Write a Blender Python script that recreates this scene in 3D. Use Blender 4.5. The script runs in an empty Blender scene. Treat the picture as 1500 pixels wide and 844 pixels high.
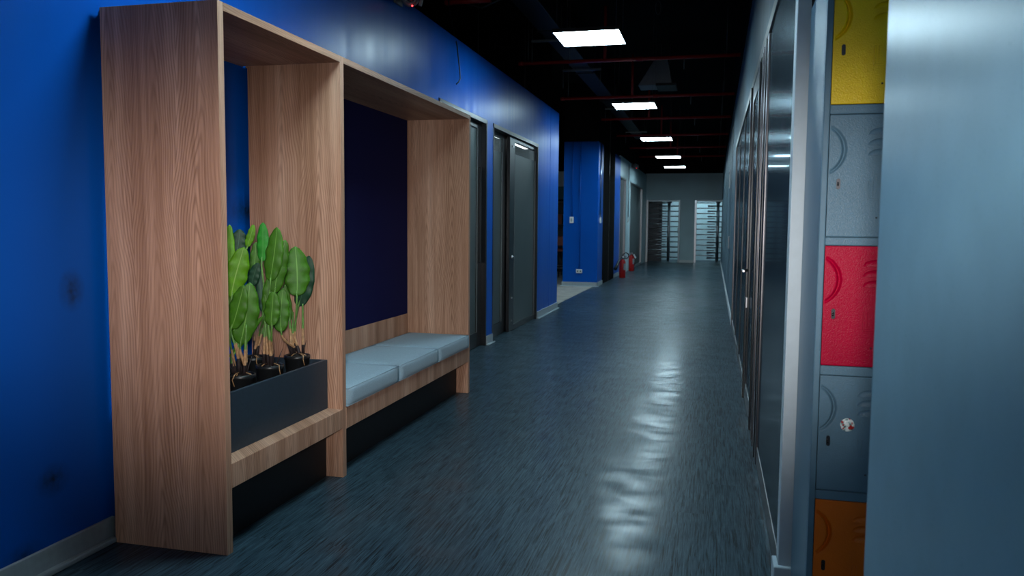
import bpy, bmesh, math, random
from mathutils import Vector, Matrix
random.seed(7)
COL = bpy.context.scene.collection
PI = math.pi

# ------------------------------------------------------------------ mesh builder
class MB:
    def __init__(s): s.bm = bmesh.new()
    def box(s, x0, x1, y0, y1, z0, z1, mi=0):
        v = [s.bm.verts.new(p) for p in ((x0,y0,z0),(x1,y0,z0),(x1,y1,z0),(x0,y1,z0),(x0,y0,z1),(x1,y0,z1),(x1,y1,z1),(x0,y1,z1))]
        for f in ((3,2,1,0),(4,5,6,7),(0,1,5,4),(1,2,6,5),(2,3,7,6),(3,0,4,7)):
            s.bm.faces.new([v[i] for i in f]).material_index = mi
        return s
    def prism(s, pts, axis, a, b, mi=0):
        # closed outline (2-D) pushed along axis 0/1/2 from a to b
        def p3(p, t):
            q = [p[0], p[1]]; q.insert(axis, t); return q
        A = [s.bm.verts.new(p3(p, a)) for p in pts]; B = [s.bm.verts.new(p3(p, b)) for p in pts]
        n = len(pts)
        s.bm.faces.new(A).material_index = mi; s.bm.faces.new(B[::-1]).material_index = mi
        for i in range(n):
            s.bm.faces.new((A[i], B[i], B[(i+1)%n], A[(i+1)%n])).material_index = mi
        return s
    def tube(s, pts, r, seg=8, mi=None, caps=True):
        pts = [Vector(p) for p in pts]; n = len(pts)
        rr = r if isinstance(r, (list, tuple)) else [r]*n
        rings = []; up = None
        for i, p in enumerate(pts):
            t = (pts[min(i+1,n-1)] - pts[max(i-1,0)]).normalized()
            if up is None:
                up = t.cross(Vector((0,0,1)))
                if up.length < .05: up = t.cross(Vector((1,0,0)))
            up = (up - t*up.dot(t)).normalized(); w = t.cross(up)
            rings.append([s.bm.verts.new(p + (up*math.cos(2*PI*k/seg) + w*math.sin(2*PI*k/seg))*rr[i]) for k in range(seg)])
        for i in range(n-1):
            m = 0 if mi is None else mi[min(i, len(mi)-1)]
            for k in range(seg):
                f = s.bm.faces.new((rings[i][k], rings[i][(k+1)%seg], rings[i+1][(k+1)%seg], rings[i+1][k]))
                f.smooth = True; f.material_index = m
        if caps:
            s.bm.faces.new(rings[0][::-1]); s.bm.faces.new(rings[-1])
        return s
    def lathe(s, prof, c=(0,0,0), axis=(0,0,1), seg=24, mi=0):
        # prof: (radius, height) along axis
        a = Vector(axis).normalized(); u = a.orthogonal().normalized(); w = a.cross(u); c = Vector(c)
        rings = []
        for r, h in prof:
            rings.append([s.bm.verts.new(c + a*h + (u*math.cos(2*PI*k/seg) + w*math.sin(2*PI*k/seg))*max(r,1e-5)) for k in range(seg)])
        for i in range(len(rings)-1):
            for k in range(seg):
                f = s.bm.faces.new((rings[i][k], rings[i][(k+1)%seg], rings[i+1][(k+1)%seg], rings[i+1][k]))
                f.smooth = True; f.material_index = mi
        s.bm.faces.new(rings[0][::-1]).material_index = mi; s.bm.faces.new(rings[-1]).material_index = mi
        return s
    def build(s, name, mat, parent=None, bevel=0, seg=2, origin=None, smooth=False):
        bm = s.bm
        bmesh.ops.recalc_face_normals(bm, faces=bm.faces[:])
        if parent is not None:
            off = Vector(parent['_o'])
        elif origin is not None:
            off = Vector(origin)
        else:
            xs = [v.co for v in bm.verts]
            off = Vector(((min(c.x for c in xs)+max(c.x for c in xs))/2, (min(c.y for c in xs)+max(c.y for c in xs))/2, min(c.z for c in xs)))
        for v in bm.verts: v.co -= off
        if smooth:
            for f in bm.faces: f.smooth = True
        me = bpy.data.meshes.new(name); bm.to_mesh(me); bm.free()
        for m in (mat if isinstance(mat, (list, tuple)) else [mat]): me.materials.append(m)
        o = bpy.data.objects.new(name, me); COL.objects.link(o)
        o['_o'] = tuple(off)
        if parent is not None: o.parent = parent; o.location = (0,0,0)
        else: o.location = off
        if parent is not None:
            o['_o'] = parent['_o']
        if bevel:
            b = o.modifiers.new('bevel', 'BEVEL'); b.width = bevel; b.segments = seg; b.limit_method = 'ANGLE'; b.angle_limit = math.radians(40)
            b.harden_normals = False
        return o

def tag(o, label=None, cat=None, group=None, kind=None):
    if label: o['label'] = label
    if cat: o['category'] = cat
    if group: o['group'] = group
    if kind: o['kind'] = kind
    return o
def thing(name, loc, label, cat, group=None):
    o = bpy.data.objects.new(name, None); COL.objects.link(o); o.empty_display_size = .1
    o.location = loc; o['_o'] = tuple(loc)
    return tag(o, label, cat, group)
def struct(o, label=None, cat=None):
    o['kind'] = 'structure'
    return tag(o, label, cat)
def copy_tree(o, parent=None):
    c = o.copy(); COL.objects.link(c)
    if parent is not None: c.parent = parent
    for ch in [x for x in COL.objects if x.parent == o]: copy_tree(ch, c)
    return c
def B(name, dims, mat, parent=None, bevel=0, **k):
    return MB().box(*dims).build(name, mat, parent, bevel, **k)

# ------------------------------------------------------------------ materials
class NT:
    def __init__(s, name):
        s.m = bpy.data.materials.new(name); s.m.use_nodes = True
        s.t = s.m.node_tree; s.p = s.t.nodes['Principled BSDF']
    def n(s, typ, **k):
        x = s.t.nodes.new(typ)
        for a, b in k.items(): setattr(x, a, b)
        return x
    def l(s, a, b): s.t.links.new(a, b)
    def set(s, x, key, v):
        if hasattr(v, 'links') or isinstance(v, bpy.types.NodeSocket): s.l(v, x.inputs[key])
        else: x.inputs[key].default_value = v
    def math(s, op, a, b=None, c=None):
        x = s.n('ShaderNodeMath', operation=op)
        for i, v in enumerate((a, b, c)):
            if v is not None: s.set(x, i, v)
        return x.outputs[0]
    def noise(s, vec, scale, detail=3, rough=.5, dist=0):
        x = s.n('ShaderNodeTexNoise'); s.l(vec, x.inputs['Vector'])
        x.inputs['Scale'].default_value = scale; x.inputs['Detail'].default_value = detail
        x.inputs['Roughness'].default_value = rough; x.inputs['Distortion'].default_value = dist
        return x.outputs['Fac']
    def mapv(s, vec, scale=(1,1,1), rot=(0,0,0), loc=(0,0,0)):
        x = s.n('ShaderNodeMapping'); s.l(vec, x.inputs[0])
        x.inputs['Scale'].default_value = scale; x.inputs['Rotation'].default_value = rot; x.inputs['Location'].default_value = loc
        return x.outputs[0]
    def coord(s, out='Object'): return s.n('ShaderNodeTexCoord').outputs[out]
    def ramp(s, fac, stops):
        x = s.n('ShaderNodeValToRGB'); s.l(fac, x.inputs[0]); e = x.color_ramp.elements
        while len(e) < len(stops): e.new(.5)
        for q, (p, c) in zip(e, stops): q.position = p; q.color = (*c, 1)
        return x.outputs[0]
    def mix(s, fac, a, b, mode='MIX'):
        x = s.n('ShaderNodeMix', data_type='RGBA', blend_type=mode)
        s.set(x, 0, fac)
        for key, v in ((6, a), (7, b)):
            if isinstance(v, tuple): x.inputs[key].default_value = (*v, 1)
            else: s.l(v, x.inputs[key])
        return x.outputs[2]
    def bump(s, h, strength=.2, dist=.002):
        x = s.n('ShaderNodeBump'); x.inputs['Strength'].default_value = strength; x.inputs['Distance'].default_value = dist
        s.l(h, x.inputs['Height']); s.l(x.outputs[0], s.p.inputs['Normal'])
    def base(s, c):
        if isinstance(c, tuple): s.p.inputs['Base Color'].default_value = (*c, 1)
        else: s.l(c, s.p.inputs['Base Color'])
        return s
    def props(s, rough=.5, metal=0, spec=.5, **k):
        s.set(s.p, 'Roughness', rough); s.set(s.p, 'Metallic', metal); s.set(s.p, 'Specular IOR Level', spec)
        for a, b in k.items(): s.set(s.p, a, b)
        return s

def simple(name, c, rough=.5, metal=0, spec=.5, var=.08, nscale=30, bump=0):
    t = NT(name); v = t.coord()
    n = t.noise(v, nscale, 3)
    d = tuple(x*(1-var) for x in c); b = tuple(min(1, x*(1+var)) for x in c)
    t.base(t.ramp(n, ((.3, d), (.7, b)))).props(rough, metal, spec)
    if bump: t.bump(n, bump)
    return t.m

def paint(name, c, rough=.38, spec=.5, bump=.05, dark_patches=(), ior=1.5):
    # rolled wall paint: faint vertical roller streaks in the gloss, orange peel bump
    t = NT(name); v = t.coord()
    streak = t.noise(t.mapv(v, (9, 9, .35)), 1.0, 3)
    fine = t.noise(v, 160, 2)
    r = t.math('MULTIPLY_ADD', streak, .22, rough-.11)
    n = t.noise(v, 1.3, 2)
    col = t.ramp(n, ((.3, tuple(x*.92 for x in c)), (.7, tuple(min(1,x*1.06) for x in c))))
    for (sy, sz, ry, rz) in dark_patches:            # soft dark patches mixed into the base colour
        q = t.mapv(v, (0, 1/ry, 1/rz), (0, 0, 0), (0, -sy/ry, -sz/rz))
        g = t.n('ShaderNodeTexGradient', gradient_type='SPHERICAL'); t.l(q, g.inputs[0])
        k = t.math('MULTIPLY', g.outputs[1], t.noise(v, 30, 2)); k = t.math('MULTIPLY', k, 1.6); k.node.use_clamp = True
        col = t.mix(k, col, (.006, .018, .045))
    t.base(col).props(r, 0, spec); t.p.inputs['IOR'].default_value = ior
    h = t.math('ADD', t.math('MULTIPLY', streak, .7), t.math('MULTIPLY', fine, .12))
    t.bump(h, bump, .01)
    return t.m

def wood(name, axis='z', tone=1.0):
    # laminate with cathedral grain running along `axis`
    t = NT(name); v = t.coord()
    sx = t.n('ShaderNodeSeparateXYZ'); t.l(v, sx.inputs[0]); x, y, z = sx.outputs
    if axis == 'z': u, w = t.math('ADD', x, y), z
    elif axis == 'y': u, w = t.math('ADD', x, z), y
    else: u, w = t.math('ADD', y, z), x
    cb = t.n('ShaderNodeCombineXYZ'); t.l(u, cb.inputs[0]); t.l(w, cb.inputs[1])
    uv = cb.outputs[0]
    wob = t.noise(t.mapv(uv, (3.5, 1.3, 1)), 1.0, 2)
    wob2 = t.noise(t.mapv(uv, (30, 5.0, 1)), 1.0, 2)
    u2 = t.math('ADD', t.math('ADD', u, t.math('MULTIPLY', wob, .13)), t.math('MULTIPLY', wob2, .003))
    pp = t.math('PINGPONG', u2, .098)
    q = t.math('SQRT', t.math('ADD', t.math('MULTIPLY', pp, pp), .00012))
    slow = t.noise(t.mapv(uv, (2, .5, 1), loc=(3.1, 1.7, 0)), 1.0, 1)
    ph = t.math('ADD', t.math('ADD', t.math('MULTIPLY', q, 560.), t.math('MULTIPLY', w, 48.)), t.math('MULTIPLY', slow, 60.))
    ring = t.math('MULTIPLY_ADD', t.math('SINE', ph), .5, .5)
    ring = t.math('POWER', ring, 2.2)
    fib = t.noise(t.mapv(uv, (260, 5, 1)), 1.0, 4, .65)
    fib2 = t.noise(t.mapv(uv, (60, 1.2, 1)), 1.0, 3, .6)
    broad = t.noise(t.mapv(uv, (9, .35, 1), loc=(.7, 5, 0)), 1.0, 2)
    s = tone
    base = t.ramp(broad, ((.32, (.42*s, .222*s, .138*s)), (.5, (.56*s, .320*s, .215*s)), (.68, (.69*s, .435*s, .315*s))))
    patch = t.ramp(t.noise(t.mapv(uv, (5, .7, 1), loc=(9, 2, 0)), 1.0, 2), ((.36, (.25,)*3), (.6, (1,)*3)))
    c = t.mix(t.math('MULTIPLY', t.math('MULTIPLY', ring, .56), patch), base, (.19*s, .085*s, .045*s))
    g = t.ramp(fib, ((.32, (.62, .56, .52)), (.52, (1, 1, 1))))
    c = t.mix(.55, c, g, 'MULTIPLY')
    g2 = t.ramp(fib2, ((.30, (.70, .64, .60)), (.60, (1.06, 1.04, 1.02))))
    c = t.mix(.8, c, g2, 'MULTIPLY')
    t.base(c).props(.46, 0, .35)
    t.bump(fib, .06, .001)
    return t.m

def floor_mat():
    t = NT('vinyl_floor'); v = t.coord()
    sx = t.n('ShaderNodeSeparateXYZ'); t.l(v, sx.inputs[0])
    # planks 0.18 x 1.22 along the corridor
    br = t.n('ShaderNodeTexBrick'); t.l(t.mapv(v, (1,1,1), (0,0,PI/2)), br.inputs['Vector'])
    br.inputs['Scale'].default_value = 1; br.inputs['Brick Width'].default_value = 1.22; br.inputs['Row Height'].default_value = .185
    br.inputs['Mortar Size'].default_value = .0012; br.inputs['Color1'].default_value = (.25,.25,.25,1); br.inputs['Color2'].default_value = (.75,.75,.75,1)
    br.inputs['Mortar'].default_value = (.5,.5,.5,1); br.offset = .37
    bw = t.n('ShaderNodeRGBToBW'); t.l(br.outputs['Color'], bw.inputs[0])
    off = t.n('ShaderNodeCombineXYZ'); t.l(t.math('MULTIPLY', bw.outputs[0], 37.), off.inputs[1])
    va = t.n('ShaderNodeVectorMath', operation='ADD'); t.l(v, va.inputs[0]); t.l(off.outputs[0], va.inputs[1])
    pv = va.outputs[0]
    streak = t.noise(t.mapv(pv, (120, 4.5, 1)), 1.0, 4, .62, .8)
    fine = t.noise(t.mapv(pv, (210, 16, 1)), 1.0, 3, .6)
    broad = t.noise(t.mapv(v, (1.4, .6, 1)), 1.0, 3)
    scr = t.noise(t.mapv(v, (30, 60, 1), (0,0,.5)), 1.0, 2)
    c = t.ramp(streak, ((.38, (.002, .006, .010)), (.47, (.023, .047, .064)), (.66, (.054, .098, .126))))
    c = t.mix(.55, c, t.ramp(fine, ((.3, (.45, .48, .5)), (.6, (1.1, 1.1, 1.1)))), 'MULTIPLY')
    c = t.mix(.35, c, t.ramp(broad, ((.3, (.7, .7, .72)), (.7, (1.25, 1.25, 1.25)))), 'MULTIPLY')
    c = t.mix(t.math('MULTIPLY', br.outputs['Fac'], .25), c, (.02, .025, .03))
    r = t.math('ADD', t.math('MULTIPLY_ADD', streak, -.12, .30), t.math('MULTIPLY', t.math('SUBTRACT', broad, .5), .22))
    t.base(c).props(t.math('ADD', r, .16), 0, .12)
    film = t.noise(t.mapv(v, (4, 6, 1)), 1.0, 3, .6)
    rip = t.noise(t.mapv(v, (12, 100, 1), (0, 0, .12)), 1.0, 5, .7, .5)
    cbp = t.n('ShaderNodeBump'); cbp.inputs['Strength'].default_value = .5; cbp.inputs['Distance'].default_value = .0008
    t.l(rip, cbp.inputs['Height']); t.l(cbp.outputs[0], t.p.inputs['Coat Normal'])
    cw = t.math('MULTIPLY', t.math('SUBTRACT', film, .36), 1.3); cw.node.use_clamp = True
    t.set(t.p, 'Coat Weight', cw); t.p.inputs['Coat Roughness'].default_value = .09
    lump = t.noise(t.mapv(v, (9, 34, 1)), 1.0, 3, .6)
    h = t.math('ADD', t.math('ADD', t.math('MULTIPLY', streak, .10), t.math('MULTIPLY', fine, .04)), t.math('ADD', t.math('MULTIPLY', lump, .16), t.math('MULTIPLY', scr, .10)))
    t.bump(h, .10, .010)
    return t.m

def steel_paint(name, c, rough=.32, hammer=True, metal=0.0, spec=.5):
    t = NT(name); v = t.coord()
    n1 = t.noise(v, 330, 2, .5); n2 = t.noise(v, 9, 2)
    t.base(t.ramp(n2, ((.3, tuple(x*.93 for x in c)), (.7, tuple(min(1,x*1.05) for x in c))))).props(t.math('MULTIPLY_ADD', n1, .15, rough-.07), metal, spec)
    if hammer: t.bump(n1, .7, .0016)
    return t.m

def fabric(name, c, sc=420, mel=.22, sheen=.12):
    t = NT(name); v = t.coord()
    wv = t.noise(t.mapv(v, (1, 1, 1)), sc, 2, .7); ml = t.noise(t.mapv(v, (1, 3, 3)), 90, 3, .7)
    f = t.math('MULTIPLY_ADD', ml, .5, t.math('MULTIPLY', wv, .5))
    t.base(t.ramp(f, ((.36, tuple(x*(1-mel) for x in c)), (.64, tuple(min(1, x*(1+mel)) for x in c))))).props(.92, 0, .15)
    t.p.inputs['Sheen Weight'].default_value = sheen
    t.bump(wv, .25, .001)
    return t.m

def leaf_mat(name, c, rib, rough=.50):
    t = NT(name); uv = t.coord('UV')
    sx = t.n('ShaderNodeSeparateXYZ'); t.l(uv, sx.inputs[0]); a, b = sx.outputs[0], sx.outputs[1]
    av = t.math('ABSOLUTE', t.math('SUBTRACT', a, .5))
    ph = t.math('ADD', t.math('MULTIPLY', b, 150.), t.math('MULTIPLY', av, -75.))
    vein = t.math('MULTIPLY_ADD', t.math('SINE', ph), .5, .5)
    n = t.noise(t.coord(), 26, 3)
    col = t.ramp(n, ((.3, tuple(x*.78 for x in c)), (.7, tuple(x*1.2 for x in c))))
    col = t.mix(t.math('MULTIPLY', vein, .20), col, tuple(x*.45 for x in c))
    ribf = t.math('LESS_THAN', av, .022)
    col = t.mix(t.math('MULTIPLY', ribf, .75), col, rib)
    t.base(col).props(rough, 0, .3)
    t.p.inputs['Subsurface Weight'].default_value = 0
    t.bump(vein, .12, .001)
    return t.m

def glass_mat(name, c=(.9,.95,.95), rough=.02, alpha=.2):
    # thin pane: mostly clear body with a sharp surface reflection
    t = NT(name); t.base(c).props(rough, 0, .6)
    t.p.inputs['Alpha'].default_value = alpha
    n = t.noise(t.coord(), 3, 2); t.l(t.math('MULTIPLY_ADD', n, .02, rough), t.p.inputs['Roughness'])
    return t.m

def emit(name, c, s):
    t = NT(name); t.base((.8,.8,.8)).props(.5)
    t.p.inputs['Emission Color'].default_value = (*c, 1); t.p.inputs['Emission Strength'].default_value = s
    n = t.noise(t.coord(), 2, 1); t.l(t.math('MULTIPLY_ADD', n, .05*s, s*.975), t.p.inputs['Emission Strength'])
    return t.m

LAMP = 42.0
DARK_PATCHES = ((2.547, 1.039, .07, .09), (2.427, .34, .09, .07), (2.284, .08, .12, .08), (3.75, 1.365, .20, .09))
M = dict(
    blue=paint('blue_wall_paint', (.0005, .082, .42), .33, .18, .10, DARK_PATCHES, 1.40),
    black=simple('black_ceiling_paint', (.0095, .0090, .0092), .95, 0, .02),
    grey=paint('grey_wall_paint', (.50, .65, .69), .45, .35, .05),
    grey2=paint('slate_wall_paint', (.115, .175, .21), .50, .1, .05),
    white=simple('white_post_paint', (.42, .50, .55), .5, 0, .3, .03),
    skirt=simple('grey_skirting_vinyl', (.30, .34, .36), .4, 0, .5),
    floor=floor_mat(),
    concrete=simple('bare_concrete_floor', (.36, .33, .29), .6, 0, .3, .18, 5, .1),
    wood=wood('walnut_laminate', 'z'), wood_h=wood('walnut_laminate_lengthwise', 'y', .92),
    edge=wood('walnut_edge_banding', 'z', .80),
    dark=simple('charcoal_laminate', (.020, .034, .050), .5, 0, .4, .1, 60),
    plinth=simple('black_plinth_laminate', (.011, .012, .014), .55, 0, .3, .1, 60),
    navy=fabric('navy_felt', (.007, .008, .062), 300, .12, 0),
    cushion=fabric('light_blue_grey_wool', (.27, .375, .44), 420, .25),
    pot=simple('black_plastic_pot', (.010, .011, .012), .35, 0, .5),
    soil=simple('dark_soil', (.012, .010, .010), .9, 0, .2, .5, 90, .6),
    root=simple('tan_root', (.34, .19, .085), .7),
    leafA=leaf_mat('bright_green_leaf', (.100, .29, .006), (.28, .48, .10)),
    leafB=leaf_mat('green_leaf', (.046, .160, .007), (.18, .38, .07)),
    leafC=leaf_mat('deep_green_shaded_leaf', (.012, .055, .026), (.05, .14, .07)),  # deep green leaves, with some of their shade mixed into the colour
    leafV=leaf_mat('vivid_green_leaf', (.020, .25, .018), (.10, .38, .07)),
    stem=simple('green_stalk', (.11, .25, .045), .45, 0, .5, .25, 40),
    sheath=simple('tan_sheath', (.42, .24, .12), .6, 0, .4, .3, 60),
    husk=simple('dark_husk', (.020, .013, .014), .6, 0, .4, .4, 60),
    locker=steel_paint('blue_grey_hammered_steel', (.092, .172, .235), .30, spec=.16),
    yellow=steel_paint('yellow_hammered_steel', (.74, .50, .004), .32, spec=.25),
    red=steel_paint('red_hammered_steel', (.36, .001, .028), .32, spec=.10),
    orange=steel_paint('orange_hammered_steel', (.66, .130, .004), .34, spec=.25),
    cabinet=steel_paint('smooth_blue_grey_steel', (.17, .35, .47), .30, False),
    lockmetal=simple('dark_lock_metal', (.05, .05, .055), .3, .9),
    blackmetal=simple('black_anodised_metal', (.012, .013, .015), .30, .2, .5),
    steel=simple('brushed_steel', (.40, .40, .42), .28, 1.0),
    darksteel=simple('dark_steel_bars', (.20, .22, .24), .35, 1.0),
    film=simple('grey_frosted_film', (.070, .088, .090), .42, 0, .5, .05, 4),
    blackglass=simple('black_back_painted_glass', (.006, .010, .014), .28, 0, .06, .1, 2),
    glass=glass_mat('clear_glass'),
    redpipe=simple('red_sprinkler_paint', (.40, .018, .018), .32, .0, .5),
    galv=simple('galvanised_steel', (.16, .18, .19), .4, .6),
    bronze=simple('smoked_steel', (.11, .105, .11), .34, 1.0),
    duct=simple('dark_duct_sheet', (.006, .006, .007), .5, .3),
    wire=simple('grey_wire', (.10, .10, .11), .5, .4),
    cable=simple('dark_cable', (.02, .025, .03), .5),
    lamp=emit('led_diffuser', (.62, .88, 1.0), LAMP),
    roomlamp=emit('room_led_strip', (.90, .97, 1.0), 3.0),
    redled=emit('red_indicator', (1, .03, .03), 6.0),
    plastic=simple('white_plastic', (.70, .72, .72), .35),
    camgrey=simple('grey_camera_plastic', (.16, .17, .18), .4),
    extred=simple('red_extinguisher_paint', (.50, .012, .010), .28),
    hose=simple('black_rubber', (.012, .012, .013), .5),
    teal=simple('teal_wall_paint', (.03, .16, .19), .5),
    darkwood=simple('dark_shelf_board', (.02, .017, .016), .5),
    rust=simple('rust_red_seat', (.20, .045, .025), .5),
    purple=simple('grey_purple_panel', (.055, .055, .070), .4),
)
def sticker_mat():
    t = NT('printed_sticker'); v = t.coord()
    a = t.noise(v, 95, 2, .5); b = t.noise(t.mapv(v, loc=(.3, .1, .7)), 70, 1)
    c = t.ramp(a, ((.38, (.05, .06, .07)), (.44, (.25, .42, .40)), (.52, (.70, .78, .76)), (.7, (.80, .84, .84))))
    c = t.mix(t.math('GREATER_THAN', b, .60), c, (.40, .02, .02))
    t.base(c).props(.35)
    return t.m
M['sticker'] = sticker_mat()
def dark_film_glass():
    # glass under a dark matt film: weak sharp reflection, weak soft one
    t = NT('dark_film_glass'); v = t.coord(); n = t.noise(t.mapv(v, (3, 3, .6)), 2, 2)
    df = t.n('ShaderNodeBsdfDiffuse'); t.l(t.ramp(n, ((.3, (.012, .020, .027)), (.7, (.016, .026, .034)))), df.inputs[0])
    g1 = t.n('ShaderNodeBsdfGlossy'); g1.inputs['Color'].default_value = (.80, .90, 1, 1); g1.inputs['Roughness'].default_value = .03
    g2 = t.n('ShaderNodeBsdfGlossy'); g2.inputs['Color'].default_value = (.80, .92, 1, 1); g2.inputs['Roughness'].default_value = .20
    m1 = t.n('ShaderNodeMixShader'); m1.inputs[0].default_value = .14; t.l(df.outputs[0], m1.inputs[1]); t.l(g2.outputs[0], m1.inputs[2])
    m2 = t.n('ShaderNodeMixShader'); m2.inputs[0].default_value = .07; t.l(m1.outputs[0], m2.inputs[1]); t.l(g1.outputs[0], m2.inputs[2])
    out = [x for x in t.t.nodes if x.type == 'OUTPUT_MATERIAL'][0]; t.l(m2.outputs[0], out.inputs[0]); t.t.nodes.remove(t.p)
    return t.m
M['blackglass'] = dark_film_glass()

# ------------------------------------------------------------------ key measures (metres; y runs down the corridor)
XW, XR = -2.36, .263          # left wall face, right wall face
YEND = 29.7
H_BLUE, SLAB = 3.02, 4.3

# ------------------------------------------------------------------ shell
struct(B('floor', (XW-.12, 1.2, -3.6, 33, -.1, 0), M['floor'], origin=(0,0,0)))
m = MB().box(-9, XW-.12, -3.6, 33, -.1, -.0005)
struct(m.build('floor_side', M['concrete'], origin=(0,0,0)))
struct(B('ceiling', (-9, 1.2, -3.6, 33, SLAB, SLAB+.15), M['black']))

def baseboard(name, dims, mat='skirt'):
    m = MB().box(*dims)
    return struct(m.build(name, M[mat], None, .004))

# blue wall with two door openings
D1 = (6.75, 8.305); D2 = (8.54, 10.87); DH = 2.405
m = MB()
m.box(XW-.12, XW, -3.4, D1[0], 0, H_BLUE).box(XW-.12, XW, D1[0], D1[1], DH, H_BLUE).box(XW-.12, XW, D1[1], D2[0], 0, H_BLUE)
m.box(XW-.12, XW, D2[0], D2[1], DH, H_BLUE).box(XW-.12, XW, D2[1], 12.35, 0, H_BLUE)
struct(m.build('wall_left', M['blue'], origin=(0,0,0)))
struct(B('trim_1', (XW-.001, XW+.0025, 11.70, 11.712, .1, H_BLUE), M['blue']))
baseboard('baseboard_left', (XW-.001, XW+.014, -3.4, 2.72, 0, .10))
struct(B('trim_2', (XW+.013, XW+.040, -3.4, 2.70, 0, .022), M['skirt'], None, .006))
baseboard('baseboard_left_stub', (XW-.001, XW+.014, D1[1], D2[0], 0, .10))
struct(B('trim_3', (XW+.013, XW+.035, D1[1]-.01, D2[0]+.03, 0, .014), M['white'], None, .005))
baseboard('baseboard_left_end', (XW-.001, XW+.014, D2[1], 12.36, 0, .10))
struct(B('trim_4', (XW+.013, XW+.035, D2[1], 12.40, 0, .014), M['white'], None, .005))
# bulkhead and rooms behind the blue wall
struct(B('wall_room', (-9, XW-.12, 12.23, 12.35, 0, SLAB), M['black']))
struct(B('wall_back', (-9, 1.2, -3.6, -3.4, 0, SLAB), M['grey']))

# door 1 (beside the bench) and sliding door 2
def glass_leaf(root, y0, y1, x, th, stile, top, bot, clear):
    fr = MB()
    fr.box(x-th, x, y0, y0+stile[0], 0.005, DH-.045).box(x-th, x, y1-stile[1], y1, 0.005, DH-.045)
    fr.box(x-th, x, y0+stile[0], y1-stile[1], 0.005, bot).box(x-th, x, y0+stile[0], y1-stile[1], DH-.045-top, DH-.045)
    fr.build('leaf_frame', M['blackmetal'], root, .003)
    g0, g1 = y0+stile[0], y1-stile[1]
    zc = DH-.045-top-clear
    MB().box(x-th*.65, x-th*.35, g0, g1, bot, zc).build('frosted_pane', M['film'], root)
    MB().box(x-th*.65, x-th*.35, g0, g1, zc, DH-.045-top).build('clear_pane', M['glass'], root)
    # thin light edge bead round the pane
    bd = MB()
    bd.box(x-.008, x+.002, g1-.012, g1, bot, zc).box(x-.008, x+.002, g0, g0+.008, bot, zc)
    bd.build('glazing_bead', M['galv'], root)

def jamb_frame(root, y0, y1):
    f = MB()
    f.box(XW-.115, XW+.004, y0, y0+.035, 0, DH).box(XW-.115, XW+.004, y1-.035, y1, 0, DH).box(XW-.115, XW+.004, y0, y1, DH-.045, DH)
    f.build('door_frame', M['blackmetal'], root, .003)

d1 = thing('door_1', (XW, 7.5, 0), None, None); d1['kind'] = 'structure'
jamb_frame(d1, *D1)
glass_leaf(d1, 6.785, 8.27, XW-.05, .045, (.10, .14), .06, .16, .0005)
MB().box(XW-.05, XW-.02, 8.14, 8.165, .9, 1.9).build('pull_handle', M['blackmetal'], d1, .004)

d2 = thing('door_2', (XW, 9.7, 0), None, None); d2['kind'] = 'structure'
jamb_frame(d2, *D2)
glass_leaf(d2, 8.575, 9.50, XW-.075, .04, (.04, .27), .05, .15, .16)
glass_leaf(d2, 9.40, 10.835, XW-.025, .04, (.24, .035), .05, .07, .14)
MB().lathe([(.0,0),(.024,.001),(.024,.012),(.014,.016),(.014,.03),(.0,.031)], (XW-.025, 9.52, .905), (1,0,0), 16).build('lock_knob', M['steel'], d2)
MB().box(XW-.026, XW-.012, 9.50, 9.56, 2.235, 2.255).build('top_roller', M['steel'], d2, .002)
MB().box(XW-.026, XW-.014, 9.50, 9.53, .12, .14).box(XW-.026, XW-.014, 9.50, 9.53, .40, .42).build('bolt', M['steel'], d2, .002)
# lamps in the rooms behind the doors
rl = thing('ceiling_strip_light', (-2.73, 10.4, 2.44), 'thin strip light glowing through the clear top of the double glass door', 'strip light')
MB().box(-2.80, -2.66, 8.9, 11.9, 2.44, 2.46).build('diffuser', M['roomlamp'], rl)
MB().box(-2.82, -2.64, 8.88, 11.92, 2.458, 2.50).build('housing', M['blackmetal'], rl, .004)
for yy in (9.2, 11.6): MB().tube([(-2.73, yy, 2.5), (-2.73, yy, SLAB)], .004, 6).build('suspension_wire', M['wire'], rl)

# column with blue paint to 3.08 m, black above
CY = 17.1
struct(B('column_blue', (-3.15, -2.40, CY, CY+.78, 0, 3.08), M['blue'], None, .012))
struct(B('column_top', (-3.15, -2.40, CY, CY+.78, 3.08, SLAB), M['black']))
m = MB().box(-3.165, -2.385, CY-.015, CY+.001, 0, .09).box(-2.401, -2.385, CY-.015, CY+.79, 0, .09)
struct(m.build('baseboard_column', M['skirt'], None, .003))
m = MB().box(-3.19, -2.36, CY-.04, CY-.014, 0, .012)
struct(m.build('trim_5', M['white'], None, .004))
c = tag(MB().tube([(-2.955, CY-.009, 1.47), (-2.955, CY-.009, 3.08)], .010).build('wall_conduit', M['blue']), 'blue painted conduit running down the column to the switch', 'conduit', 'painted conduits')
c = tag(MB().tube([(-2.785, CY-.009, .36), (-2.785, CY-.009, 3.08)], .010).build('wall_conduit', M['blue']), 'longer blue painted conduit running down the column to the outlet', 'conduit', 'painted conduits')
tag(MB().tube([(-2.389, CY+.28, 1.47), (-2.389, CY+.28, 3.08)], .013).build('steel_conduit', M['steel']), 'bare metal conduit on the corridor side of the blue column', 'conduit')
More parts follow.
